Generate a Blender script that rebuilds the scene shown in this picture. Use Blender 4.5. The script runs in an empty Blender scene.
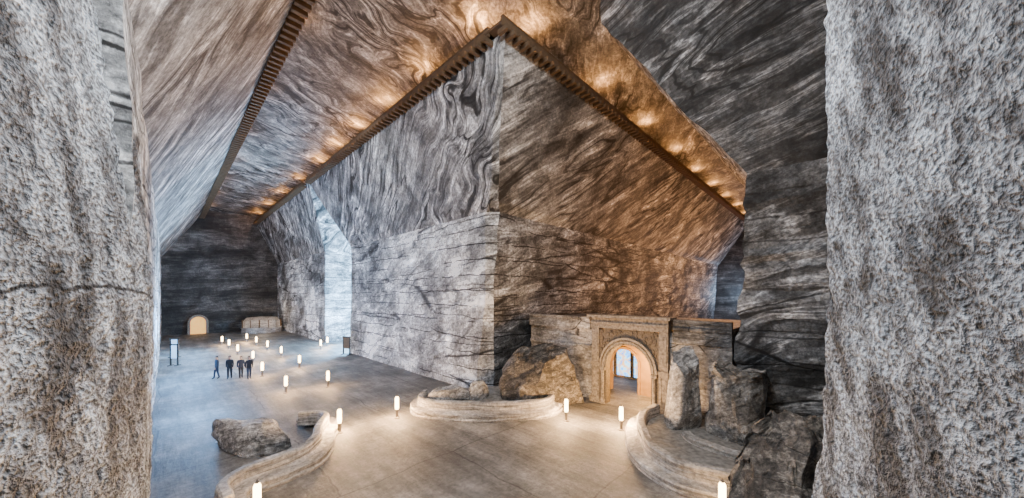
import bpy, bmesh, math, random
from mathutils import Vector, Matrix, noise
random.seed(7)
S=bpy.context.scene
COL=S.collection
TH=math.atan2(.717,.697)      # rotation of the gallery grid; local x = v, local y = u
def W(u,v,z=0.0):
    return Vector((-math.sin(TH)*u+math.cos(TH)*v, math.cos(TH)*u+math.sin(TH)*v, z))

# ------------------------------------------------------------ node helpers
def newmat(name):
    m=bpy.data.materials.new(name); m.use_nodes=True
    nt=m.node_tree; b=nt.nodes['Principled BSDF']
    return m,nt,b
def N(nt,t,**k):
    n=nt.nodes.new(t)
    for a,v in k.items():
        if a in n.inputs.keys(): n.inputs[a].default_value=v
        else: setattr(n,a,v)
    return n
def ramp(nt,src,stops):
    r=nt.nodes.new('ShaderNodeValToRGB')
    while len(r.color_ramp.elements)<len(stops): r.color_ramp.elements.new(.5)
    for e,(p,c) in zip(r.color_ramp.elements,stops):
        e.position=p; e.color=(c[0],c[1],c[2],1) if not isinstance(c,(int,float)) else (c,c,c,1)
    nt.links.new(src,r.inputs[0]); return r.outputs[0]
def mix(nt,mode,a,b,f=1.0):
    m=nt.nodes.new('ShaderNodeMix'); m.data_type='RGBA'; m.blend_type=mode
    if isinstance(f,(int,float)): m.inputs[0].default_value=f
    else: nt.links.new(f,m.inputs[0])
    for i,s in ((6,a),(7,b)):
        if isinstance(s,tuple): m.inputs[i].default_value=(*s,1)
        else: nt.links.new(s,m.inputs[i])
    return m.outputs[2]
def mth(nt,op,a,b=None):
    n=nt.nodes.new('ShaderNodeMath'); n.operation=op
    for i,s in enumerate((a,b)):
        if s is None: continue
        if isinstance(s,(int,float)): n.inputs[i].default_value=s
        else: nt.links.new(s,n.inputs[i])
    return n.outputs[0]
def gam(nt,c,k):
    n=nt.nodes.new('ShaderNodeGamma'); nt.links.new(c,n.inputs[0]); n.inputs[1].default_value=k; return n.outputs[0]
def plain(name,col,rough=.7,metal=0,emit=None,es=0,ns=6,nv=.25,bump=.2):
    m,nt,b=newmat(name)
    tc=N(nt,'ShaderNodeTexCoord')
    n=N(nt,'ShaderNodeTexNoise',Scale=ns,Detail=6.0)
    nt.links.new(tc.outputs['Object'],n.inputs['Vector'])
    r=ramp(nt,n.outputs[0],[(.3,tuple(c*(1-nv) for c in col)),(.7,tuple(min(1,c*(1+nv)) for c in col))])
    nt.links.new(r,b.inputs['Base Color'])
    b.inputs['Roughness'].default_value=rough; b.inputs['Metallic'].default_value=metal
    if bump:
        bp=N(nt,'ShaderNodeBump',Strength=bump,Distance=.03); nt.links.new(n.outputs[0],bp.inputs['Height'])
        nt.links.new(bp.outputs[0],b.inputs['Normal'])
    if emit:
        b.inputs['Emission Color'].default_value=(*emit,1); b.inputs['Emission Strength'].default_value=es
    return m

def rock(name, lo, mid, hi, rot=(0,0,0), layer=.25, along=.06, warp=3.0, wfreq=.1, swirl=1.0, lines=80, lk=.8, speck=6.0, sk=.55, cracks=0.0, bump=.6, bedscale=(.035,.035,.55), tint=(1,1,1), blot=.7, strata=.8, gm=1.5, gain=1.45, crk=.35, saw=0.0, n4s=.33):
    """layered folded salt: contour bands of a stretched noise field in warped coordinates, broken by mottling"""
    m,nt,b=newmat(name); L=nt.links.new
    tc=N(nt,'ShaderNodeTexCoord'); OB=tc.outputs['Object']
    n0=N(nt,'ShaderNodeTexNoise',Scale=wfreq,Detail=2.5,Roughness=.45); L(OB,n0.inputs['Vector'])
    sub=N(nt,'ShaderNodeVectorMath',operation='SUBTRACT'); L(n0.outputs['Color'],sub.inputs[0]); sub.inputs[1].default_value=(.5,.5,.5)
    msk=N(nt,'ShaderNodeTexNoise',Scale=.07,Detail=1.0); L(OB,msk.inputs['Vector'])
    mr=N(nt,'ShaderNodeMapRange'); L(msk.outputs[0],mr.inputs[0]); mr.inputs[1].default_value=.46; mr.inputs[2].default_value=.6; mr.inputs[3].default_value=warp*.25; mr.inputs[4].default_value=warp*(.25+4*swirl)
    sc=N(nt,'ShaderNodeVectorMath',operation='SCALE'); L(sub.outputs[0],sc.inputs[0]); L(mr.outputs[0],sc.inputs['Scale'])
    ad=N(nt,'ShaderNodeVectorMath',operation='ADD'); L(OB,ad.inputs[0]); L(sc.outputs[0],ad.inputs[1])
    m1=N(nt,'ShaderNodeMapping'); m1.inputs['Rotation'].default_value=rot; L(ad.outputs[0],m1.inputs[0])
    m3=N(nt,'ShaderNodeMapping'); m3.inputs['Scale'].default_value=(along,along,layer); L(m1.outputs[0],m3.inputs[0])
    s3=N(nt,'ShaderNodeTexNoise',Scale=1.0,Detail=4.5,Roughness=.48); L(m3.outputs[0],s3.inputs['Vector'])
    sn=mth(nt,'SINE',mth(nt,'MULTIPLY',s3.outputs[0],lines))
    m2=N(nt,'ShaderNodeMapping'); m2.inputs['Scale'].default_value=(along*3,along*3,layer*5); L(m1.outputs[0],m2.inputs[0])
    s=N(nt,'ShaderNodeTexNoise',Scale=1.0,Detail=9.0,Roughness=.6); L(m2.outputs[0],s.inputs['Vector'])
    n2=N(nt,'ShaderNodeTexNoise',Scale=.14,Detail=9.0,Roughness=.68); L(OB,n2.inputs['Vector'])
    n1=N(nt,'ShaderNodeTexNoise',Scale=speck,Detail=10.0,Roughness=.75); L(OB,n1.inputs['Vector'])
    col=ramp(nt,s.outputs[0],[(.36,lo),(.43,mid),(.47,tuple(.5*a+.5*c for a,c in zip(lo,mid))),(.50,mid),(.54,hi),(.57,mid),(.66,hi)])
    col=mix(nt,'MIX',mid,col,strata)
    ln=ramp(nt,mth(nt,'ADD',mth(nt,'MULTIPLY',sn,.5),.5),[(0,.08),(.08,.3),(.17,.95),(.88,1.0),(.98,1.8)])
    brk=ramp(nt,n2.outputs[0],[(.42,.1),(.54,1)])
    col=mix(nt,'MULTIPLY',col,mix(nt,'MIX',(1,1,1),ln,brk),lk)
    col=mix(nt,'MULTIPLY',col,ramp(nt,n1.outputs[0],[(.38,.3),(.48,.8),(.56,1.1),(.66,1.7)]),sk)
    n4=N(nt,'ShaderNodeTexNoise',Scale=n4s,Detail=9.0,Roughness=.7,Distortion=.4); L(OB,n4.inputs['Vector'])
    col=mix(nt,'MULTIPLY',col,ramp(nt,n4.outputs[0],[(.38,.3),(.49,.8),(.6,1.4)]),blot)
    h=mix(nt,'ADD',n1.outputs[0],s.outputs[0],.5)
    n3=N(nt,'ShaderNodeTexNoise',Scale=crk,Detail=7.0,Roughness=.55); L(OB,n3.inputs['Vector'])
    if saw:     # thin, nearly level cutting lines
        sx=N(nt,'ShaderNodeSeparateXYZ'); L(OB,sx.inputs[0])
        ph=mth(nt,'ADD',mth(nt,'MULTIPLY',sx.outputs[2],6.2832/1.1),mth(nt,'MULTIPLY',n3.outputs[0],3.6))
        sl=ramp(nt,mth(nt,'ADD',mth(nt,'MULTIPLY',mth(nt,'SINE',ph),.5),.5),[(0,.1),(.007,.25),(.02,1)])
        n5=N(nt,'ShaderNodeTexNoise',Scale=.35,Detail=6.0,Roughness=.6); m5=N(nt,'ShaderNodeMapping'); m5.inputs['Location'].default_value=(7,3,9); L(OB,m5.inputs[0]); L(m5.outputs[0],n5.inputs['Vector'])
        bk=ramp(nt,n5.outputs[0],[(.45,0.),(.50,1)])
        col=mix(nt,'MULTIPLY',col,mix(nt,'MIX',(1,1,1),sl,bk),saw)
    if cracks:
        a2=mix(nt,'ADD',OB,n3.outputs['Color'],.7)
        mp2=N(nt,'ShaderNodeMapping'); mp2.inputs['Scale'].default_value=bedscale; L(a2,mp2.inputs[0])
        vo=N(nt,'ShaderNodeTexVoronoi',feature='DISTANCE_TO_EDGE'); vo.inputs['Scale'].default_value=1.0; L(mp2.outputs[0],vo.inputs[0])
        cr=ramp(nt,vo.outputs[0],[(0,.06),(.009,.3),(.02,1)])
        br=ramp(nt,n2.outputs[0],[(.45,0.),(.50,1)])
        col=mix(nt,'MULTIPLY',col,mix(nt,'MIX',(1,1,1),cr,br),cracks)
        h=mix(nt,'MULTIPLY',h,cr,.4)
    col=gam(nt,col,gm)
    col=mix(nt,'MULTIPLY',col,tuple(t*gain for t in tint),1.0)
    L(col,b.inputs['Base Color']); b.inputs['Roughness'].default_value=.7
    bp=N(nt,'ShaderNodeBump',Strength=bump,Distance=.12); L(h,bp.inputs['Height']); L(bp.outputs[0],b.inputs['Normal'])
    return m
g=lambda x:(x*.97,x*.985,x)
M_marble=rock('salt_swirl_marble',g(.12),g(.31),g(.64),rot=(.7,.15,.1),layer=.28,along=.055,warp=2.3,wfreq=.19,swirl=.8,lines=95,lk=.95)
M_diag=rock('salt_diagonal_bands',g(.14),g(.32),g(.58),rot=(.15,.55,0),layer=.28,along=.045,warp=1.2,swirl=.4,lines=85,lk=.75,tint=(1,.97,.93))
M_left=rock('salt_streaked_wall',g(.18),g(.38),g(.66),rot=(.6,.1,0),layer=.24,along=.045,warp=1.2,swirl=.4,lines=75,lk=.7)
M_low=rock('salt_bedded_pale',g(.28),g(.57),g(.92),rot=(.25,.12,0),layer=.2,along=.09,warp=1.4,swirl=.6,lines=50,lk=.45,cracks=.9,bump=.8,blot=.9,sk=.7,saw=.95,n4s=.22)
M_side=rock('salt_bedded_grey',g(.12),g(.30),g(.60),rot=(.2,.2,0),layer=.26,along=.08,warp=1.2,swirl=.6,lines=60,lk=.55,cracks=.9,bump=.9,bedscale=(.05,.05,.7),blot=.9,sk=.7,saw=.95,n4s=.25)
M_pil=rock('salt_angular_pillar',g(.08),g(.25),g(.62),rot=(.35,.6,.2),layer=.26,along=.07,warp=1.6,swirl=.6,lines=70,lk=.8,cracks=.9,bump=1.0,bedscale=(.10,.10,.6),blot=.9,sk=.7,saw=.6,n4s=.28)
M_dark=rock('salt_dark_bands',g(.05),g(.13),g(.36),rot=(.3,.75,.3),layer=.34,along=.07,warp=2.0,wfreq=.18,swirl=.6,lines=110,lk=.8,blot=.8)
M_ceil=rock('salt_ceiling_swirl',g(.10),g(.24),g(.44),rot=(1.35,.5,.2),layer=.24,along=.08,warp=2.6,wfreq=.18,swirl=.8,lines=95,lk=.9,tint=(1,.95,.9))
M_farw=rock('salt_far_wall',g(.05),g(.13),g(.24),rot=(.05,.1,0),layer=.15,along=.03,warp=1,swirl=.4,lines=40,lk=.4,cracks=.3,tint=(1,.92,.85))
M_boulder=rock('boulder_stone',(.17,.167,.162),(.36,.352,.34),(.58,.57,.55),rot=(.5,.3,0),layer=.8,along=.4,warp=.5,lines=20,lk=.2,bump=.8,cracks=.5,bedscale=(.5,.5,1),sk=.7)
M_boulderb=rock('boulder_brown_stone',(.09,.083,.077),(.23,.215,.2),(.42,.40,.37),rot=(.5,.3,0),layer=.8,along=.4,warp=.5,lines=20,lk=.2,bump=.9,cracks=.6,bedscale=(.6,.6,1.1),sk=.8,tint=(1,.96,.91))
M_boulderp=rock('boulder_pale_stone',(.25,.245,.24),(.5,.49,.48),(.78,.77,.76),rot=(.5,.3,0),layer=1.,along=.4,warp=.5,lines=20,lk=.2,bump=.8,cracks=.4,bedscale=(.7,.7,1.4),sk=.7)
M_rim=rock('rim_stone',(.3,.285,.265),(.48,.455,.43),(.66,.63,.6),layer=2.5,along=.15,warp=.3,lines=50,lk=.45,speck=7,bump=.5,blot=.4,gm=1.3,gain=1.2)

def slabmat(name,k,rotx,crack,cz):
    m,nt,b=newmat(name); L=nt.links.new
    tc=N(nt,'ShaderNodeTexCoord'); OB=tc.outputs['Object']
    a=N(nt,'ShaderNodeTexNoise',Scale=14.0,Detail=2.5,Roughness=.5); L(OB,a.inputs['Vector'])
    a4=N(nt,'ShaderNodeTexNoise',Scale=3.5,Detail=6.0,Roughness=.65); L(OB,a4.inputs['Vector'])
    c=N(nt,'ShaderNodeTexNoise',Scale=.5,Detail=6.0,Roughness=.6); L(OB,c.inputs['Vector'])
    mm=N(nt,'ShaderNodeMapping'); mm.inputs['Rotation'].default_value=(rotx,.25,0); L(OB,mm.inputs[0])
    m3=N(nt,'ShaderNodeMapping'); m3.inputs['Scale'].default_value=(1.1,1.1,.10); L(mm.outputs[0],m3.inputs[0])
    st=N(nt,'ShaderNodeTexNoise',Scale=1.3,Detail=8.0,Roughness=.6); L(m3.outputs[0],st.inputs['Vector'])
    grain=ramp(nt,a.outputs[0],[(.38,.4),(.46,.75),(.53,1.0),(.60,1.35)])
    col=mix(nt,'MULTIPLY',(.48,.515,.555),grain,.85)
    col=mix(nt,'MULTIPLY',col,ramp(nt,a4.outputs[0],[(.40,.65),(.58,1.12)]),.6)
    col=mix(nt,'MULTIPLY',col,ramp(nt,c.outputs[0],[(.38,.55),(.6,1.2)]),.7)
    col=mix(nt,'MULTIPLY',col,ramp(nt,st.outputs[0],[(.41,.25),(.49,.8),(.60,1.3)]),.85)
    if crack:
        sx=N(nt,'ShaderNodeSeparateXYZ'); L(OB,sx.inputs[0])
        n3=N(nt,'ShaderNodeTexNoise',Scale=.45,Detail=6.0,Roughness=.55); L(OB,n3.inputs['Vector'])
        d=mth(nt,'ABSOLUTE',mth(nt,'SUBTRACT',mth(nt,'ADD',sx.outputs[2],mth(nt,'MULTIPLY',n3.outputs[0],.8)),cz+.4))
        cr=ramp(nt,d,[(0,.06),(.018,.2),(.04,1)])
        col=mix(nt,'MULTIPLY',col,cr,.95)
    col=gam(nt,col,1.4)
    col=mix(nt,'MULTIPLY',col,(k,k,k),1.0)
    L(col,b.inputs['Base Color']); b.inputs['Roughness'].default_value=.5
    h=mix(nt,'ADD',a.outputs[0],a4.outputs[0],.6)
    bp=N(nt,'ShaderNodeBump',Strength=1.0,Distance=.2); L(h,bp.inputs['Height']); L(bp.outputs[0],b.inputs['Normal'])
    return m
M_slab=slabmat('salt_rough_crust',1.45,-.2,True,6.9)
M_slab2=slabmat('salt_pitted_crust',1.3,.45,False,0)

def floormat():
    m,nt,b=newmat('packed_salt_floor'); L=nt.links.new
    tc=N(nt,'ShaderNodeTexCoord'); OB=tc.outputs['Object']
    a=N(nt,'ShaderNodeTexNoise',Scale=.3,Detail=9.0,Roughness=.7); L(OB,a.inputs['Vector'])
    mp=N(nt,'ShaderNodeMapping'); mp.inputs['Scale'].default_value=(1.6,.22,1); mp.inputs['Rotation'].default_value=(0,0,.2); L(OB,mp.inputs[0])
    c=N(nt,'ShaderNodeTexNoise',Scale=1.0,Detail=9.0,Roughness=.7); L(mp.outputs[0],c.inputs['Vector'])
    f=N(nt,'ShaderNodeTexNoise',Scale=6,Detail=9.0,Roughness=.75); L(OB,f.inputs['Vector'])
    col=ramp(nt,a.outputs[0],[(.38,(.10,.096,.09)),(.5,(.17,.162,.152)),(.62,(.29,.275,.256))])
    col=mix(nt,'MULTIPLY',col,ramp(nt,c.outputs[0],[(.38,.5),(.5,.9),(.62,1.25)]),.85)
    col=mix(nt,'MULTIPLY',col,ramp(nt,f.outputs[0],[(.38,.55),(.6,1.25)]),.75)
    br=N(nt,'ShaderNodeTexBrick'); br.inputs['Scale'].default_value=1; br.inputs['Mortar Size'].default_value=.035; br.inputs['Brick Width'].default_value=9; br.inputs['Row Height'].default_value=6.2
    br.inputs['Color1'].default_value=br.inputs['Color2'].default_value=(1,1,1,1); br.inputs['Mortar'].default_value=(.35,.35,.35,1)
    n3=N(nt,'ShaderNodeTexNoise',Scale=.6,Detail=4.0); L(OB,n3.inputs['Vector'])
    L(mix(nt,'ADD',OB,n3.outputs['Color'],.6),br.inputs[0])
    col=mix(nt,'MULTIPLY',col,br.outputs[0],.8)
    L(col,b.inputs['Base Color']); b.inputs['Roughness'].default_value=.6
    h=mix(nt,'ADD',c.outputs[0],f.outputs[0],.8)
    bp=N(nt,'ShaderNodeBump',Strength=.8,Distance=.08); L(h,bp.inputs['Height']); L(bp.outputs[0],b.inputs['Normal'])
    return m
M_floor=floormat()
M_wood=plain('aged_timber',(.07,.043,.024),.8,ns=3)
M_woodl=plain('timber_fascia',(.10,.063,.034),.75,ns=3)
M_tan=plain('carved_tan_stone',(.22,.19,.155),.8,ns=7,nv=.6,bump=.9)
M_tan2=plain('carved_brown_stone',(.12,.098,.075),.8,ns=12,nv=.6,bump=1.)
M_parapet=rock('dark_parapet_stone',(.1,.1,.1),(.25,.25,.25),(.42,.42,.42),layer=.9,along=.2,warp=.3,lines=30,lk=.4,cracks=.8,bedscale=(.5,.5,1.6),bump=1.)
M_plaster=rock('rough_grey_masonry',(.2,.19,.18),(.4,.385,.37),(.62,.6,.58),layer=.6,along=.2,warp=.3,lines=20,lk=.2,cracks=.9,bedscale=(.35,.35,1.0),bump=.8)
M_gravel=plain('gravel_fill',(.24,.225,.205),.95,ns=5,nv=.4,bump=1)
M_blackm=plain('black_metal',(.03,.03,.03),.5,.6,bump=0)
M_greym=plain('grey_lamp_base',(.16,.14,.12),.6,bump=0)
M_lampg=plain('lamp_glass_lit',(1,.9,.75),.4,emit=(1,.64,.28),es=30,bump=0)
M_up=plain('uplight_lens_lit',(1,.8,.5),.4,emit=(1,.6,.25),es=10,bump=0)
M_cool=plain('cool_screen_lit',(.5,.7,1),.4,emit=(.3,.6,1),es=1.2,bump=0)
M_coolw=plain('cool_floodlight_lens',(.8,.9,1),.4,emit=(.75,.88,1),es=60,bump=0)
M_niche=plain('orange_salt_glow',(.4,.25,.08),.6,emit=(1,.5,.11),es=1.5,ns=2,nv=.5)
M_warmw=plain('warm_hall_plaster',(.42,.26,.11),.8,ns=2)

# ------------------------------------------------------------ object helpers
def link(me,name,mats,parent=None,loc=(0,0,0),rz=0,kind=None,label=None,cat=None,smooth=False,group=None):
    o=bpy.data.objects.new(name,me)
    for m in (mats if isinstance(mats,(list,tuple)) else [mats]): 
        if m: me.materials.append(m)
    o.location=loc; o.rotation_euler=(0,0,rz); COL.objects.link(o)
    if parent: o.parent=parent
    if kind: o['kind']=kind
    if label: o['label']=label
    if cat: o['category']=cat
    if group: o['group']=group
    if smooth:
        for p in me.polygons: p.use_smooth=True
    return o
def bmo(bm,name,*a,**k):
    me=bpy.data.meshes.new(name); bmesh.ops.recalc_face_normals(bm,faces=bm.faces); bm.to_mesh(me); bm.free()
    return link(me,name,*a,**k)
def empty(name,loc,rz=0,label=None,cat=None,group=None):
    o=bpy.data.objects.new(name,None); o.empty_display_size=.3; o.location=loc; o.rotation_euler=(0,0,rz); COL.objects.link(o)
    if label:o['label']=label
    if cat:o['category']=cat
    if group:o['group']=group
    return o
def box(bm,x0,x1,y0,y1,z0,z1,mi=0):
    v=[bm.verts.new(p) for p in ((x0,y0,z0),(x1,y0,z0),(x1,y1,z0),(x0,y1,z0),(x0,y0,z1),(x1,y0,z1),(x1,y1,z1),(x0,y1,z1))]
    for f in ((0,3,2,1),(4,5,6,7),(0,1,5,4),(1,2,6,5),(2,3,7,6),(3,0,4,7)):
        q=bm.faces.new([v[i] for i in f]); q.material_index=mi
def lathe(bm,prof,n=16,c=(0,0),mi=0,a0=0,a1=2*math.pi):
    full=abs(a1-a0-2*math.pi)<1e-6
    k=n if full else n+1
    rings=[]
    for r,z in prof:
        rings.append([bm.verts.new((c[0]+r*math.cos(a0+(a1-a0)*i/n),c[1]+r*math.sin(a0+(a1-a0)*i/n),z)) for i in range(k)])
    for a,b in zip(rings,rings[1:]):
        for i in range(k if full else k-1):
            j=(i+1)%k
            f=bm.faces.new((a[i],a[j],b[j],b[i])); f.material_index=mi
    if full:
        for r in (rings[0],rings[-1]):
            try: f=bm.faces.new(r); f.material_index=mi
            except: pass
def panel(bm,A,B,C,D,step,mi=0):
    A,B,C,D=[Vector(p) for p in (A,B,C,D)]
    nu=max(1,int(max((B-A).length,(C-D).length)/step)); nv=max(1,int(max((D-A).length,(C-B).length)/step))
    g=[[bm.verts.new(A.lerp(B,i/nu).lerp(D.lerp(C,i/nu),j/nv)) for i in range(nu+1)] for j in range(nv+1)]
    for j in range(nv):
        for i in range(nu):
            f=bm.faces.new((g[j][i],g[j][i+1],g[j+1][i+1],g[j+1][i])); f.material_index=mi
def rough(bm,amp=.25,block=0,fine=0.08,zlim=13,grain=0):
    bmesh.ops.remove_doubles(bm,verts=bm.verts,dist=1e-3)
    for v in bm.verts:
        p=v.co.copy()
        d=noise.noise_vector(p*.3)*amp+noise.noise_vector(p*1.3)*fine
        if grain: d+=noise.noise_vector(p*5)*grain
        if block and p.z<zlim-.3:
            q=Vector((math.floor(p.x/4+.6*math.floor(p.z/1.2)),math.floor(p.y/4+.6*math.floor(p.z/1.2)),math.floor((p.z+noise.noise(p*.2)*.7)/1.2)))
            c=noise.cell_vector(q+Vector((.5,.5,.5)))
            d+=Vector(((c.x-.5),(c.y-.5),0))*block
        v.co=p+d
def tiers(name,T,step,mats,idx,label=None,amp=.08,block=0,zlim=13,skip=(),rz=TH,finestep=None,fine=.03,grain=0):
    bm=bmesh.new()
    for b in range(len(T)-1):
        (P,z0),(Q,z1)=T[b],T[b+1]
        n=len(P)
        for i in range(n):
            if i in skip: continue
            j=(i+1)%n
            st=step if not finestep or i not in finestep else finestep[i]
            mi=idx.get((b,i),idx.get(b,0))
            panel(bm,(*P[i],z0),(*P[j],z0),(*Q[j],z1),(*Q[i],z1),st,mi)
    rough(bm,amp,block,fine,zlim,grain)
    return bmo(bm,name,mats,rz=rz,kind='structure',label=label,smooth=False)
def rect(v0,v1,u0,u1,c=0):   # sides: 0 = u0 face,1 = v1,2 = u1,3 = v0,(4 = corner chamfer)
    if not c: return [(v0,u0),(v1,u0),(v1,u1),(v0,u1)]
    return [(v0+c,u0),(v1,u0),(v1,u1),(v0,u1),(v0,u0+c)]
ZL,ZT,ZC=13.0,20.6,22.0
RV,RU,RL=12.3,12.6,4.2     # ridge lines

# ------------------------------------------------------------ the setting
bm=bmesh.new(); panel(bm,(-40,-25,0),(95,-25,0),(95,95,0),(-40,95,0),6)
bmo(bm,'floor',M_floor,rz=TH,kind='structure',label='packed pale salt floor of the mine gallery')
bm=bmesh.new(); panel(bm,(-14,-8,ZC),(85,-8,ZC),(85,90,ZC),(-14,90,ZC),1.2)
rough(bm,.1)
bmo(bm,'ceiling',M_ceil,rz=TH,kind='structure',label='swirled salt rock ceiling of the galleries')

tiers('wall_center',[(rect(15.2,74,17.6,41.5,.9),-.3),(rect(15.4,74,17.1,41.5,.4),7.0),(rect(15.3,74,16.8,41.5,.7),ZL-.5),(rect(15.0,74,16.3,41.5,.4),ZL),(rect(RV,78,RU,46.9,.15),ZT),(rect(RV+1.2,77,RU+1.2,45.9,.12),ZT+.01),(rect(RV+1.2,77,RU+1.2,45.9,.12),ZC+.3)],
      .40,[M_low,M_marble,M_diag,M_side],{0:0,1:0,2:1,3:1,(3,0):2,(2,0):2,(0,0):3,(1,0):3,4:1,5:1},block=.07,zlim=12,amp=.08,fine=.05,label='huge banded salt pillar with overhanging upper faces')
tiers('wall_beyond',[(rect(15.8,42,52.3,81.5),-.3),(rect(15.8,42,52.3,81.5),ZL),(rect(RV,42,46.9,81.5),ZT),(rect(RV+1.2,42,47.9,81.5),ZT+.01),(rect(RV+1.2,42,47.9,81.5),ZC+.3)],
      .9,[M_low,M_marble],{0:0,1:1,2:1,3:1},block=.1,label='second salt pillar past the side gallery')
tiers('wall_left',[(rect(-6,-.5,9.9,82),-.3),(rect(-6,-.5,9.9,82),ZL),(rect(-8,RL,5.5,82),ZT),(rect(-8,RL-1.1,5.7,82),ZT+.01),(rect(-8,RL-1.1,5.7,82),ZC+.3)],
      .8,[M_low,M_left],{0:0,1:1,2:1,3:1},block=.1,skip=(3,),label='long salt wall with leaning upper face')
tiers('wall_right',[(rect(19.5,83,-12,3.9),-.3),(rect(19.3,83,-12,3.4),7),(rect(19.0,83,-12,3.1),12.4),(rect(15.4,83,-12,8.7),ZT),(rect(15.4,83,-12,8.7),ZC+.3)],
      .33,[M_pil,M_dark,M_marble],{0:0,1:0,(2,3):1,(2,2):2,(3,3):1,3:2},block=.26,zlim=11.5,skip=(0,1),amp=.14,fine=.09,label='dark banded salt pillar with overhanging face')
bm=bmesh.new(); panel(bm,(-2,81.3,-.3),(17,81.3,-.3),(17,81.3,ZC),(-2,81.3,ZC),1.0); rough(bm,.3,.2,.1,12)
bmo(bm,'wall_far',M_farw,rz=TH,kind='structure',label='dark salt wall closing the long gallery')
bm=bmesh.new(); panel(bm,(81,-2,-.3),(81,45,-.3),(81,45,ZC),(81,-2,ZC),1.2); rough(bm,.3,.2,.1,12)
bmo(bm,'wall_end',M_farw,rz=TH,kind='structure',label='dark salt wall closing the side gallery')
bm=bmesh.new(); panel(bm,(40,41,-.3),(40,53,-.3),(40,53,ZC),(40,41,ZC),1.2); rough(bm,.3,.2,.1,12)
bmo(bm,'wall_crosscut',M_low,rz=TH,kind='structure',label='pale salt wall inside the crosscut')
# near rough salt crust walls
tiers('wall_near_left',[([(-5.6,2.8),(-7.7,7.0),(-9.9,9.2),(-13,4),(-7,-1)],-.3),([(-5.6,2.8),(-7.5,7.0),(-9.8,9.2),(-13,4),(-7,-1)],6.8),
      ([(-6.4,2.8),(-9.6,7.3),(-11.4,9.4),(-13,4),(-7,-1)],ZC+.3)],1.0,[M_slab],{0:0},rz=0,finestep={0:.045,1:.1},amp=.06,fine=.035,grain=.05,label='close rough salt-crusted wall')
tiers('wall_near_right',[([(4.7,2.6),(6.2,7.7),(10,8.2),(13,4),(7,-1)],-.3),([(4.8,2.6),(6.6,7.2),(10,8.2),(13,4),(7,-1)],3.4),([(4.8,2.6),(6.6,7.0),(10,8.2),(13,4),(7,-1)],6.8),
      ([(4.8,2.6),(6.45,7.1),(10,8.3),(13,4),(7,-1)],ZC+.3)],1.0,[M_slab2],{0:0},rz=0,finestep={0:.045,1:.1},amp=.06,fine=.035,grain=.05,label='close pitted salt-crusted wall')

# ------------------------------------------------------------ timber walkways + uplights
def walkway(a,b,out,label):
    A=W(a[1],a[0],ZT); B=W(b[1],b[0],ZT); d=(B-A); Ln=d.length; d.normalize()
    O=W(out[1],out[0],0)
    e=empty('timber_walkway',A,0,label,'walkway')
    M=Matrix(((d.x,O.x,0),(d.y,O.y,0),(0,0,1))).to_4x4(); 
    e.matrix_world=Matrix.Translation(A)@(M if M.determinant()>0 else Matrix(((d.x,-O.x,0),(d.y,-O.y,0),(0,0,1))).to_4x4())
    s=1 if M.determinant()>0 else -1
    def Y(y0,y1): return (y0,y1) if s>0 else (-y1,-y0)
    bm=bmesh.new(); box(bm,0,Ln,*Y(-1.1,.35),.02,.14); bmo(bm,'deck',M_wood,parent=e)
    bm=bmesh.new(); box(bm,0,Ln,*Y(.30,.42),-.12,.30); box(bm,0,Ln,*Y(.26,.46),.30,.36); bmo(bm,'fascia',M_woodl,parent=e)
    bm=bmesh.new(); x=.1
    while x<Ln-.2:
        box(bm,x,x+.2,*Y(-.05,.62),-.36,-.12); x+=.55
    bmo(bm,'joist_row',M_woodl,parent=e)
    return A,d,O,Ln
ways=[walkway((RV,RU+.7),(RV,46.3),(-1,0),'dark timber walkway under the ceiling of the long gallery'),
      walkway((RV-.45,RU),(76,RU),(0,-1),'dark timber walkway under the ceiling of the side gallery'),
      walkway((RL,9.0),(RL,80.5),(1,0),'dark timber walkway along the leaning wall'),
      walkway((RV,48),(RV,80.5),(-1,0),'dark timber walkway on the second pillar')]
def point(name,loc,power,col,r=.1):
    l=bpy.data.lights.new(name,'POINT'); l.energy=power; l.color=col; l.shadow_soft_size=r
    o=bpy.data.objects.new(name,l); o.location=loc; COL.objects.link(o); return o
def area(name,loc,target,power,col,size):
    l=bpy.data.lights.new(name,'AREA'); l.energy=power; l.color=col; l.size=size
    o=bpy.data.objects.new(name,l); o.location=loc
    o.rotation_euler=(Vector(target)-Vector(loc)).to_track_quat('-Z','Y').to_euler(); COL.objects.link(o); return o
up0=None
def copytree(src,loc,rz=0):
    n=src.copy(); n.location=loc; n.rotation_euler=(0,0,rz); COL.objects.link(n)
    for c in src.children:
        k=c.copy(); k.parent=n; COL.objects.link(k)
    return n
def mk_up():
    bm=bmesh.new(); box(bm,-.09,.09,-.06,.06,0,.05); box(bm,-.11,-.08,-.03,.03,.05,.2); box(bm,.08,.11,-.03,.03,.05,.2)
    e=bmo(bm,'uplight',M_blackm,label='small floodlight on the timber walkway',cat='floodlight',group='walkway uplights')
    bm=bmesh.new(); lathe(bm,[(.05,.08),(.08,.12),(.09,.26)],12); bmo(bm,'housing',M_blackm,parent=e)
    bm=bmesh.new(); lathe(bm,[(.085,.262),(.085,.275)],12); bmo(bm,'lens',M_up,parent=e)
    return e
def uplights(way,step,power,start=2.0,col=(1,.44,.13),out=.3,dz=.6):
    global up0
    A,d,O,Ln=way; x=start
    while x<Ln:
        p=A+d*x+O*.05+Vector((0,0,.142))
        if up0 is None: up0=mk_up(); up0.location=p
        else: copytree(up0,p)
        q=p+O*out+Vector((0,0,dz)); point('uplight_glow',q,power,col,.06)
        x+=step
uplights(ways[0],5.5,450,1.0)
uplights(ways[1],7.5,340,2.5)
uplights(ways[2],9.0,150,12)
uplights(ways[3],9.0,260,2)

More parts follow.
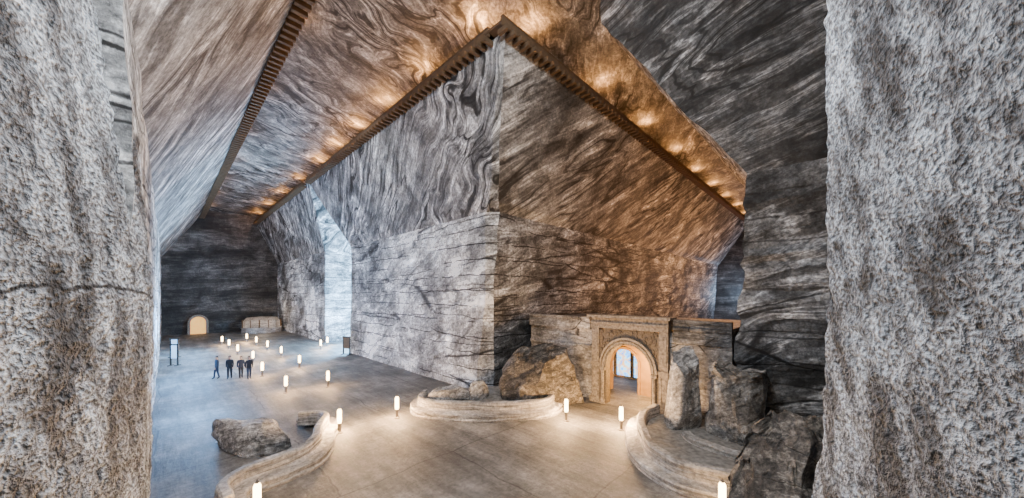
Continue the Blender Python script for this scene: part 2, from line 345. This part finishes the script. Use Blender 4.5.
# ------------------------------------------------------------ floor lamps
def mk_lamp(loc):
    e=empty('floor_lantern',loc,0,'slim lantern with glowing cylinder on dark base','lantern','candle-like lanterns on the mine floor')
    bm=bmesh.new(); lathe(bm,[(.16,0),(.16,.04),(.09,.06),(.08,.10),(.08,.42),(.10,.45),(.10,.5)],16); bmo(bm,'base',M_greym,parent=e)
    bm=bmesh.new(); lathe(bm,[(.085,.5),(.10,.56),(.10,1.1),(.07,1.17),(.02,1.2)],16); bmo(bm,'lamp_glass',M_lampg,parent=e,smooth=True)
    bm=bmesh.new(); lathe(bm,[(.05,1.19),(.05,1.22),(.02,1.27),(.01,1.31)],16); bmo(bm,'cap',M_greym,parent=e)
    return e
LP=[(-8.5,16.6),(-6.36,18.63),(2.93,18.2),(5.5,16.97),(-7.6,10.05),(6.3,10.1),
    (-15.7,23.4),(-20.9,28.2),(-25.9,33.7),(-31.1,38.2),(-35.6,42.4),(-39.4,45.8),
    (-13.6,24.9),(-19.8,31.4),(-25.2,36.8),(-29.9,41.2),(-34.3,45.2),(-38.4,48.8),(-24.6,44.9),(-23.9,42.1)]
l0=None
for i,(x,y) in enumerate(LP):
    if l0 is None: l0=mk_lamp((x,y,0))
    else: copytree(l0,(x,y,0))
    point('lantern_light',(x,y,.9),2300 if i<4 else (220 if i<6 else 800),(1,.58,.25),.2)

# ------------------------------------------------------------ boulders
def boulder(name,loc,size,seed,rz,mat,label,cuts=7,lean=0,sub=5,sq=.5,top=1.0,amp=.12,cell=1.3):
    rnd=random.Random(seed)
    bm=bmesh.new(); bmesh.ops.create_icosphere(bm,subdivisions=sub,radius=1)
    planes=[]
    for i in range(cuts):
        n=Vector((rnd.uniform(-1,1),rnd.uniform(-1,1),rnd.uniform(-.4,.4))).normalized(); planes.append((n,rnd.uniform(.78,1.0)))
    planes.append((Vector((rnd.uniform(-.3,.3),rnd.uniform(-.3,.3),1)).normalized(),.8))
    for v in bm.verts:
        p=v.co.copy()
        p=Vector([math.copysign(abs(c)**sq,c) for c in p])
        for n,dd in planes:
            k=p.dot(n)-dd
            if k>0: p-=n*k
        q=Vector((p.x*size[0],p.y*size[1],p.z*size[2]))+Vector((seed,0,0))
        st=noise.cell_vector(Vector((math.floor(q.x*.9+q.z*.15),math.floor(q.y*.9),math.floor(q.z*1.3+q.x*.4)))+Vector((.5,.5,.5)))
        p+=(st-Vector((.5,.5,.5)))*amp*cell
        p+=noise.noise_vector(q*.9)*amp*1.2+noise.noise_vector(q*2.5)*amp*.45+noise.noise_vector(q*6)*amp*.18
        k=1-(1-top)*max(0,p.z)
        v.co=Vector((p.x*size[0]*k+lean*p.z*size[2],p.y*size[1]*k,p.z*size[2]))
    zs=[v.co.z for v in bm.verts]; zm=min(zs); cutz=zm+(max(zs)-zm)*.25
    hh=size[2]*2/(max(zs)-cutz)
    for v in bm.verts: v.co.z=(max(v.co.z,cutz)-cutz)*hh
    return bmo(bm,name,mat,loc=loc,rz=rz,label=label,cat='rock')
boulder('boulder',(1.9,21.6,.0),(2.75,1.5,1.85),3,.2,M_boulderb,'large rounded dark boulder against the salt pillar',sq=.7,cuts=6,top=.8,amp=.10,cell=1.0)
boulder('rock',(-3.7,20.5,.45),(1.3,.7,.42),5,.2,M_boulderp,'flat layered rock on the curved planter bed',top=.6)
boulder('rock',(-2.1,20.8,.45),(.65,.55,.55),8,1.0,M_boulderp,'small jagged rock on the curved planter bed',top=.5)
boulder('rock',(-11.9,15.2,0),(1.85,1.0,.65),11,-.15,M_boulderp,'angular pale slab-like boulder lying on the floor',lean=-.5,top=.75)
boulder('rock',(-10.7,17.9,0),(.7,.5,.3),14,.5,M_boulderp,'low broken stone beside the curved rim',top=.7)
boulder('rock',(8.3,16.5,.4),(.75,.7,1.95),21,.3,M_boulderp,'upright fractured salt block beside the arched gate',lean=.04,top=.95,cuts=4,sq=.36,amp=.11,cell=1.8)
boulder('boulder',(10.35,15.1,.4),(1.3,.85,1.8),23,.2,M_boulder,'broad grey split boulder in the round planter',top=1.0,cuts=5,sq=.34,amp=.14,cell=2.2)
boulder('boulder',(12.0,12.9,.2),(1.3,.9,1.0),25,-.5,M_boulder,'low broken rock at the pillar foot',top=.75,cuts=5,amp=.15)
boulder('boulder',(7.7,8.9,0),(2.05,1.45,1.85),37,.75,M_boulderb,'jagged dark rock mass sloping from the foot of the crusted wall',cuts=9,top=.7,amp=.17,lean=.2,sub=6,sq=.6)

# ------------------------------------------------------------ curved rims
def catmull(P,n=12):
    Q=[Vector(P[0])*2-Vector(P[1])]+[Vector(p) for p in P]+[Vector(P[-1])*2-Vector(P[-2])]
    out=[]
    for i in range(1,len(Q)-2):
        for k in range(n):
            t=k/n; a,b,c,d=Q[i-1:i+3]
            out.append(.5*((2*b)+(c-a)*t+(2*a-5*b+4*c-d)*t*t+(3*b-a-3*c+d)*t**3))
    out.append(Q[-2]); return out
def rim(name,P,prof,mat,label,fill=None,fillz=.5):
    path=catmull(P); bm=bmesh.new(); rows=[]
    for i,p in enumerate(path):
        t=(path[min(i+1,len(path)-1)]-path[max(i-1,0)]).normalized(); n=Vector((t.y,-t.x))
        row=[]
        for o,z in prof:
            q=Vector((p.x+n.x*o,p.y+n.y*o,z)); q+=noise.noise_vector(q*.9)*.07*(1 if z>0.02 else .3)
            row.append(bm.verts.new(q))
        rows.append(row)
    m=len(prof)
    for a,b in zip(rows,rows[1:]):
        for i in range(m-1): bm.faces.new((a[i],a[i+1],b[i+1],b[i]))
    bm.faces.new(rows[0]); bm.faces.new(rows[-1][::-1])
    e=empty(name,(0,0,0),0,label,'planter')
    bmo(bm,'stone_rim',mat,parent=e,smooth=False)
    if fill:
        bm=bmesh.new(); pts=[(p.x,p.y) for p in path]+list(fill)
        bm.faces.new([bm.verts.new((x,y,fillz)) for x,y in pts])
        bmesh.ops.triangulate(bm,faces=bm.faces)
        bmesh.ops.subdivide_edges(bm,edges=bm.edges,cuts=4,use_grid_fill=True)
        for v in bm.verts: v.co.z+=noise.noise(v.co*1.3)*.12
        bmo(bm,'gravel_bed',M_gravel,parent=e)
    return e
two=[(.66,0),(.68,.10),(.64,.13),(.62,.15),(.64,.32),(.58,.38),(.28,.39),(.20,.41),(.17,.45),(.19,.62),(.15,.65),(.17,.68),(.18,.80),(.12,.86),(-.08,.87),(-.14,.82),(-.16,.7),(-.18,.2)]
rim('curved_planter',[(2.4,20.2),(1.9,19.3),(.6,18.9),(-1.7,18.6),(-4.3,19.0),(-5.3,19.8),(-5.4,21.0)][::-1],two,M_rim,'low curved pale stone planter at the pillar corner',fill=[(2.6,22.0),(-1.4,23.4),(-5.0,22.5)],fillz=.5)
rim('curved_bench',[(-10.9,17.2),(-10.0,17.4),(-9.3,16.8),(-9.0,15.7),(-8.4,14.4),(-8.3,13.3),(-8.8,12.4),(-9.3,11.6),(-9.2,10.7),(-8.5,10.0)][::-1],two,M_rim,'winding low pale stone rim on the floor')
thr=[(1.0,0),(1.02,.10),(.97,.13),(.98,.28),(.92,.34),(.52,.35),(.46,.37),(.43,.41),(.45,.62),(.40,.65),(.43,.68),(.44,.82),(.38,.89),(.14,.9),(.08,.85),(.06,.7),(.05,.3)]
rim('round_planter',[(8.0,18.1),(6.9,17.0),(6.2,15.4),(5.9,13.6),(6.2,12.4),(6.9,11.8),(8.0,11.4),(9.8,11.3)],thr,M_rim,'round stepped pale stone planter beside the gate',
    fill=[(12.5,11.5),(12.5,16.0)],fillz=.45)
rim('curved_step',[(12.6,12.0),(10.6,12.4),(8.9,13.1),(8.0,14.3),(7.9,15.2)][::-1],[(.25,.3),(.27,.62),(.2,.68),(-.15,.68),(-.2,.62),(-.22,.3)],M_rim,'inner curved stone step in the round planter')

# ------------------------------------------------------------ arched gate building
GA=math.atan2(-.697,.717)
gc=W(9.1,19.5,0)
def arch_pts(hw,zs,n=16,z0=0,scale=1.0,cx=0):
    P=[(-hw,z0),(-hw,z0+(zs-z0)*.5)]
    for i in range(n+1):
        a=math.pi-math.pi*i/n; P.append((hw*math.cos(a),zs+hw*scale*math.sin(a)))
    return [(x+cx,z) for x,z in P+[(hw,z0+(zs-z0)*.5),(hw,z0)]]
def rect_match(P,hw,H,cz,cx=0):
    out=[]
    for (x,z) in P:
        x-=cx
        if z<=cz: out.append((cx+(-hw if x<0 else hw),z))
        else:
            dx,dz=x,z-cz
            t=min(hw/abs(dx) if abs(dx)>1e-6 else 1e9,(H-cz)/dz if dz>1e-6 else 1e9)
            out.append((cx+dx*t,cz+dz*t))
    return out
def ring(bm,I,O,y0,y1):
    n=len(I); A=[[bm.verts.new((x,y,z)) for x,z in P] for P in (I,O) for y in (y0,y1)]
    i0,i1,o0,o1=A
    for k in range(n-1):
        bm.faces.new((i0[k],i0[k+1],o0[k+1],o0[k])); bm.faces.new((i1[k],o1[k],o1[k+1],i1[k+1]))
        bm.faces.new((i0[k],i1[k],i1[k+1],i0[k+1])); bm.faces.new((o0[k],o0[k+1],o1[k+1],o1[k]))
gate=empty('arched_gate',gc,GA,'carved tan stone gate with round arch and flat lintel','gate'); gate.scale=(.9,.9,.965)
I=arch_pts(1.55,2.4)
bm=bmesh.new(); ring(bm,I,rect_match(I,2.1,4.9,2.4),-.25,.3)
rnd=random.Random(4)
for k in range(160):
    x=rnd.uniform(-2.0,2.0); z=rnd.uniform(3.0,4.8)
    if math.hypot(x,z-2.4)>2.05: s=rnd.uniform(.03,.09); box(bm,x-s,x+s,-.31,-.24,z-s,z+s)
bmo(bm,'arch_panel',M_tan2,parent=gate)
bm=bmesh.new()
for k,(r0,r1,y) in enumerate(((1.55,1.66,-.30),(1.66,1.78,-.42),(1.78,1.86,-.33),(1.86,2.0,-.46))):
    ring(bm,arch_pts(r0,2.4,24,2.4),arch_pts(r1,2.4,24,2.4),y,-.2)
for i in range(32):
    a=math.pi*(i+.5)/32; x=1.60*math.cos(a); z=2.4+1.60*math.sin(a); box(bm,x-.04,x+.04,-.36,-.29,z-.04,z+.04)
bmo(bm,'archivolt',M_tan,parent=gate)
for sx in (-1,1):
    bm=bmesh.new(); c=sx*2.35
    box(bm,c-.4,c+.4,-.48,.3,0,.35); box(bm,c-.34,c+.34,-.42,.3,.35,.5)
    box(bm,c-.28,c+.28,-.36,.3,.5,4.9)
    for k in (-.16,.16): box(bm,c+k-.05,c+k+.05,-.4,-.34,.7,2.3)
    box(bm,c-.33,c+.33,-.42,.3,2.45,2.65); box(bm,c-.2,c+.2,-.40,-.3,3.0,4.6)
    bmo(bm,'pilaster',M_tan,parent=gate)
    bm=bmesh.new(); cc=sx*1.78; box(bm,cc-.2,cc+.2,-.46,-.2,2.2,2.38); lathe(bm,[(.18,0),(.18,.25),(.12,.32),(.11,2.05),(.16,2.2)],12,(cc,-.38))
    bmo(bm,'column',M_tan,parent=gate)
bm=bmesh.new()
box(bm,-2.65,2.65,-.42,.4,4.9,5.2); box(bm,-2.7,2.7,-.50,.4,5.2,5.3); box(bm,-2.65,2.65,-.40,.4,5.3,5.6); box(bm,-2.85,2.85,-.64,.5,5.6,5.75)
bmo(bm,'cornice',M_tan,parent=gate)
hall=empty('gate_house',gc,GA,'grey stone house with level parapet built across the gallery','building')
bm=bmesh.new(); box(bm,-7.8,-2.1,0,.5,0,4.75); box(bm,-7.8,-2.3,-.12,.5,3.3,3.5)
box(bm,2.1,5.3,0,.5,0,4.7)
box(bm,-7.8,5.2,7,7.3,0,4.9); box(bm,4.9,5.2,.5,7,0,4.9); box(bm,-7.8,-7.5,.5,7,0,4.9)
bmo(bm,'wall_body',M_plaster,parent=hall)
bm=bmesh.new(); box(bm,-7.9,5.3,.3,7.5,4.9,5.1); bmo(bm,'roof_slab',M_parapet,parent=hall)
bm=bmesh.new(); box(bm,2.55,5.3,-.1,.2,4.2,5.45); box(bm,2.55,5.3,-.18,.2,4.9,5.02); bmo(bm,'parapet',M_parapet,parent=hall)
bm=bmesh.new(); box(bm,-7.8,-2.6,-.2,.3,4.55,5.25); box(bm,-7.9,-2.6,-.3,.3,5.25,5.37); bmo(bm,'parapet',M_plaster,parent=hall)
bm=bmesh.new(); box(bm,-7.5,4.9,6.8,7.0,0,4.9); box(bm,-7.5,-7.4,.5,6.8,0,4.9)
bmo(bm,'hall_lining',M_warmw,parent=hall)
bm=bmesh.new(); CX=-1.75; IP=arch_pts(1.0,2.0,16,0,1.0,CX)
ring(bm,IP,rect_match(IP,1.5,4.9,2.0,CX),3.0,3.3); ring(bm,arch_pts(1.0,2.0,16,0,1.0,CX),arch_pts(1.17,2.0,16,0,1.0,CX),2.88,3.02)
box(bm,-7.4,CX-1.5,3.0,3.3,0,4.9); box(bm,CX+1.5,4.9,3.0,3.3,0,4.9)
bmo(bm,'inner_arch',M_warmw,parent=hall)
def glassmat():
    m,nt,b=newmat('stained_glass_lit'); L=nt.links.new
    tc=N(nt,'ShaderNodeTexCoord'); v=N(nt,'ShaderNodeTexVoronoi'); v.inputs['Scale'].default_value=3.0; L(tc.outputs['Object'],v.inputs[0])
    col=ramp(nt,v.outputs['Distance'],[(0,(.5,.85,1)),(.3,(.03,.3,1)),(.5,(.35,.75,1)),(.7,(.9,.4,.05)),(.85,(.02,.3,1))])
    L(mix(nt,'MULTIPLY',col,(.2,.2,.2),1.0),b.inputs['Base Color']); L(col,b.inputs['Emission Color']); b.inputs['Emission Strength'].default_value=4.0
    return m
M_glass=glassmat()
def gp(x,y,z): return gc+Vector((math.cos(GA),math.sin(GA),0))*x+Vector((-math.sin(GA),math.cos(GA),0))*y+Vector((0,0,z))
for wx in (-2.1,-3.55,-5.0):
    P=arch_pts(.6,2.3,12,.2)
    e=empty('stained_window',gp(wx,6.65,0),GA,'tall narrow arched bluish stained glass window inside the hall','window','stained windows in the hall')
    bm=bmesh.new(); bm.faces.new([bm.verts.new((x,0,z)) for x,z in P]); bmo(bm,'glass_pane',M_glass,parent=e)
    bm=bmesh.new(); ring(bm,P,arch_pts(.7,2.3,12,.15),-.15,.08); bmo(bm,'frame',M_tan,parent=e)
point('hall_light',gp(0.5,1.2,2.4),1500,(1,.52,.15),.2)
point('hall_light',gp(-3.0,4.6,4.3),160,(1,.6,.25),.2)

# ------------------------------------------------------------ people
M_skin=plain('skin',(.5,.33,.25),.6,bump=0); M_hair=plain('dark_hair',(.03,.022,.018),.6); M_lips=plain('lips',(.35,.12,.1),bump=0)
def person(loc,rz,top,trous,label,stride=.18,h=1.0,arm=.1):
    V=[];E=[];R=[]
    def a(p,r,par=None):
        V.append(p);R.append(r); 
        if par is not None:E.append((par,len(V)-1))
        return len(V)-1
    pel=a((0,0,.95),(.155,.12)); bel=a((0,0,1.1),(.145,.115),pel); ch=a((0,0,1.3),(.17,.13),bel); nb=a((0,0,1.45),(.10,.08),ch)
    nk=a((0,-.005,1.53),(.054,.058),nb); hd=a((0,-.02,1.62),(.075,.09),nk); ht=a((0,-.01,1.72),(.062,.077),hd)
    hands=[]
    for s in(-1,1):
        y=s*stride
        sh=a((s*.175,0,1.41),(.07,.07),ch); el=a((s*.215,-y*arm*3+.03,1.16),(.052,.052),sh); wr=a((s*.215,-y*.9-.05,.93),(.037,.037),el); hn=a((s*.215,-y*1.0-.07,.86),(.02,.038),wr); hands.append(V[hn])
        hp=a((s*.09,0,.88),(.09,.10),pel); kn=a((s*.09,y*.5-.04,.5),(.07,.072),hp); an=a((s*.09,y,.10),(.05,.055),kn)
        to=a((s*.10,y-.16,.04),(.048,.037),an)
    me=bpy.data.meshes.new('tmp'); me.from_pydata(V,E,[]); o=bpy.data.objects.new('tmp',me); COL.objects.link(o)
    o.modifiers.new('s','SKIN'); 
    for i,sv in enumerate(me.skin_vertices[0].data): sv.radius=R[i]; sv.use_root=(i==0)
    ss=o.modifiers.new('b','SUBSURF'); ss.levels=2; ss.render_levels=2
    dg=bpy.context.evaluated_depsgraph_get(); bme=bpy.data.meshes.new_from_object(o.evaluated_get(dg))
    bpy.data.objects.remove(o)
    bm=bmesh.new(); bm.from_mesh(bme)
    def tube(p,q,r0,r1):
        p=Vector(p);q=Vector(q); M=(q-p).to_track_quat('Z','Y').to_matrix().to_4x4(); M.translation=(p+q)/2
        bmesh.ops.create_cone(bm,cap_ends=True,segments=6,radius1=r0,radius2=r1,depth=(q-p).length,matrix=M)
    for s,hp in zip((-1,1),hands):
        hp=Vector(hp)
        for k,l in enumerate((.062,.075,.08,.07)):
            b=hp+Vector((0,-.026+.018*k,-.02)); m=b+Vector((-s*.004,0,-l*.55)); tube(b,m,.009,.0085); tube(m,m+Vector((-s*.02,0,-l*.5)),.0085,.007)
        b=hp+Vector((0,-.03,.02)); tube(b,b+Vector((-s*.01,-.03,-.035)),.011,.009); tube(b+Vector((-s*.01,-.03,-.035)),b+Vector((-s*.015,-.035,-.065)),.009,.007)
    tube((0,-.10,1.63),(0,-.125,1.60),.008,.014)
    for s in(-1,1): tube((s*.072,0,1.64),(s*.082,.01,1.62),.02,.015)
    me2=bpy.data.meshes.new('body'); bm.to_mesh(me2); bm.free()
    for p in me2.polygons:
        c=p.center; p.use_smooth=True
        if c.z<.09: k=3
        elif c.z<.86 and abs(c.x)<.17: k=2
        elif c.z>1.5 or (abs(c.x)>.17 and c.z<.90): k=0
        else: k=1
        p.material_index=k
    root=link(me2,'person',[M_skin,top,trous,M_blackm],loc=loc,rz=rz,label=label,cat='person',group='visitors walking on the mine floor'); root.scale=(h,h,h)
    bm=bmesh.new(); bmesh.ops.create_icosphere(bm,subdivisions=3,radius=1)
    bmesh.ops.delete(bm,geom=[v for v in bm.verts if v.co.z<-.2 and v.co.y<.2 or (v.co.y<-.6 and v.co.z<.35)],context='VERTS')
    for v in bm.verts: v.co=Vector((v.co.x*.087,v.co.y*.106-.005,v.co.z*.118+1.675))
    bmo(bm,'hair',M_hair,parent=root,smooth=True)
    for s in(-1,1):
        bm=bmesh.new(); bmesh.ops.create_icosphere(bm,subdivisions=2,radius=.011,matrix=Matrix.Translation((s*.03,-.103,1.655))); bmo(bm,'eye',M_blackm,parent=root)
    bm=bmesh.new(); box(bm,-.022,.022,-.107,-.097,1.575,1.583); bmo(bm,'mouth',M_lips,parent=root)
c1=plain('navy_jacket',(.014,.028,.065),.9,ns=20);c2=plain('dark_blue_jacket',(.012,.018,.032),.9,ns=20);c3=plain('grey_blue_jacket',(.025,.045,.085),.9,ns=20);c4=plain('jeans',(.02,.035,.075),.9,ns=20);c5=plain('dark_trousers',(.012,.016,.028),.9,ns=20)
person((-24.0,27.4,0),-.5,c3,c4,'person in grey-blue jacket and jeans walking alone',.13,1.04)
person((-22.95,27.4,0),.5,c2,c5,'person in dark jacket walking with arms down',.09,1.05)
person((-22.2,27.6,0),.9,c1,c5,'person in navy jacket walking in the group',.09,1.02)
person((-21.3,27.3,0),.9,c2,c4,'person in dark jacket and jeans at the end of the group',.07,1.04)

# ------------------------------------------------------------ far furnishings
def board(u,v,rz,lab,mat=M_cool,w=1.2,h=1.4):
    e=empty('information_board',W(u,v),rz,lab,'information board')
    for s in(-1,1):
        bm=bmesh.new(); box(bm,s*w/2-.05,s*w/2+.05,-.05,.05,0,h+.9); box(bm,s*w/2-.08,s*w/2+.08,-.3,.3,0,.06); bmo(bm,'post',M_blackm,parent=e)
    bm=bmesh.new(); box(bm,-w/2,w/2,-.03,.03,.7,h+.75); bmo(bm,'panel',mat,parent=e)
    bm=bmesh.new(); box(bm,-w/2-.1,w/2+.1,-.06,.06,h+.75,h+.87); bmo(bm,'top_rail',M_blackm,parent=e)
board(46,.6,TH+math.pi/2+.9,'glowing pale blue panel by the gallery wall',w=.6,h=1.2)
board(52,.7,TH+math.pi/2+.9,'glowing pale blue panel by the gallery wall',w=.7,h=1.2)
board(40.3,14.4,-.4,'dark framed panel beside the pillar edge',M_woodl,1.0,1.2)
P=arch_pts(1.0,2.0,14); nz=W(80.4,4.0)
e=empty('glowing_niche',nz,TH,'orange glowing arched salt niche at the end wall','niche')
bm=bmesh.new(); bm.faces.new([bm.verts.new((x,0.1,z)) for x,z in P]); bmo(bm,'glowing_panel',M_niche,parent=e)
bm=bmesh.new(); ring(bm,P,arch_pts(1.35,2.0,14),-.3,.3); bmo(bm,'stone_frame',M_tan,parent=e)
e=empty('pavilion',W(76,12.4),TH,'pale low angular pavilion with panelled counter','pavilion')
bm=bmesh.new(); lathe(bm,[(3.0,0),(3.0,.8),(3.1,.8),(3.1,.95),(2.6,.95),(2.6,0)],6,a0=math.pi,a1=2*math.pi); bmo(bm,'counter',M_rim,parent=e)
bm=bmesh.new(); lathe(bm,[(2.8,0),(2.8,2.0),(2.3,2.7),(.02,2.9)],6,a0=.1,a1=math.pi-.1); bmo(bm,'shell',M_rim,parent=e)
for k in range(7):
    a=math.pi*k/6; bm=bmesh.new(); x=2.85*math.cos(a); y=2.85*math.sin(a); box(bm,x-.1,x+.1,y-.1,y+.1,0,2.3); bmo(bm,'post',M_woodl,parent=e)
bm=bmesh.new(); box(bm,-3,3,-.1,.1,0,.25); bmo(bm,'step',M_rim,parent=e)
point('pavilion_light',W(74,12,3.2),500,(1,.75,.5),.3)
def flood(loc,rz,lab):
    e=empty('floodlight',loc,rz,lab,'floodlight')
    bm=bmesh.new(); box(bm,-.3,.3,-.2,.2,0,.06); box(bm,-.04,.04,-.04,.04,.06,.9); bmo(bm,'stand',M_blackm,parent=e)
    bm=bmesh.new(); box(bm,-.3,.3,-.02,.15,.9,1.3); bmo(bm,'housing',M_blackm,parent=e)
    bm=bmesh.new(); box(bm,-.26,.26,-.04,-.02,.94,1.26); bmo(bm,'lens',M_coolw,parent=e)
flood(W(44,16.6),TH+math.pi*.9,'bright cool floodlight in the crosscut mouth')

# ------------------------------------------------------------ lights
NW=(.97,.985,1)
point('crosscut_light',W(44.5,17.5,3.5),19000,(.28,.60,1),.6)
point('crosscut_light',W(47,26,8),20000,(.45,.73,1),.6)
point('gallery_cool_light',W(26,1.5,2.5),1300,(.20,.50,1),.5)
point('gallery_cool_light',W(38,1.5,3.5),3200,(.20,.50,1),.5)
point('gallery_cool_light',W(54,2.5,4),3400,(.25,.55,1),.5)
point('gallery_light',W(62,8,10),500,(1,.8,.6),1)
point('side_gallery_light',W(7.5,34,9),2300,(1,.45,.17),1)
point('side_gallery_light',W(8.5,50,9),3300,(1,.45,.17),1)
point('side_gallery_light',W(10,64,11),1800,(1,.5,.25),1)
point('side_gallery_end',W(14,77,7),2600,(.5,.7,1),1)
area('junction_fill',W(5,5,19.5),W(17,17,7),1700,NW,3)  # added ambient fill above the junction, no fixture behind it
area('gallery_ambient_fill',W(28,7,19.5),W(32,14,4),550,NW,6)  # added overhead fill for the long gallery, not a mine lamp
area('entry_fill',(0,-4,12),(0,14,9),280,(.95,.975,1),4)  # unseen fill added behind the camera
area('entry_side_fill',(-1,9.5,13),(-7,4.5,7),900,(.88,.94,1),.8)  # added side fill to bring out relief on the near left wall
area('entry_side_fill',(0,9.5,13),(6,4.5,7),760,(.88,.94,1),.8)  # matching added side fill for the near right wall
w=bpy.data.worlds.new('world'); S.world=w; w.use_nodes=True
w.node_tree.nodes['Background'].inputs[0].default_value=(.5,.55,.62,1); w.node_tree.nodes['Background'].inputs[1].default_value=.02

cam=bpy.data.cameras.new('camera'); co=bpy.data.objects.new('camera',cam); COL.objects.link(co)
co.location=(0,0,6.8); co.rotation_euler=(math.pi/2,0,0); cam.sensor_width=36; cam.lens=36*337/1024; cam.shift_y=46/1024; cam.clip_end=500
S.camera=co
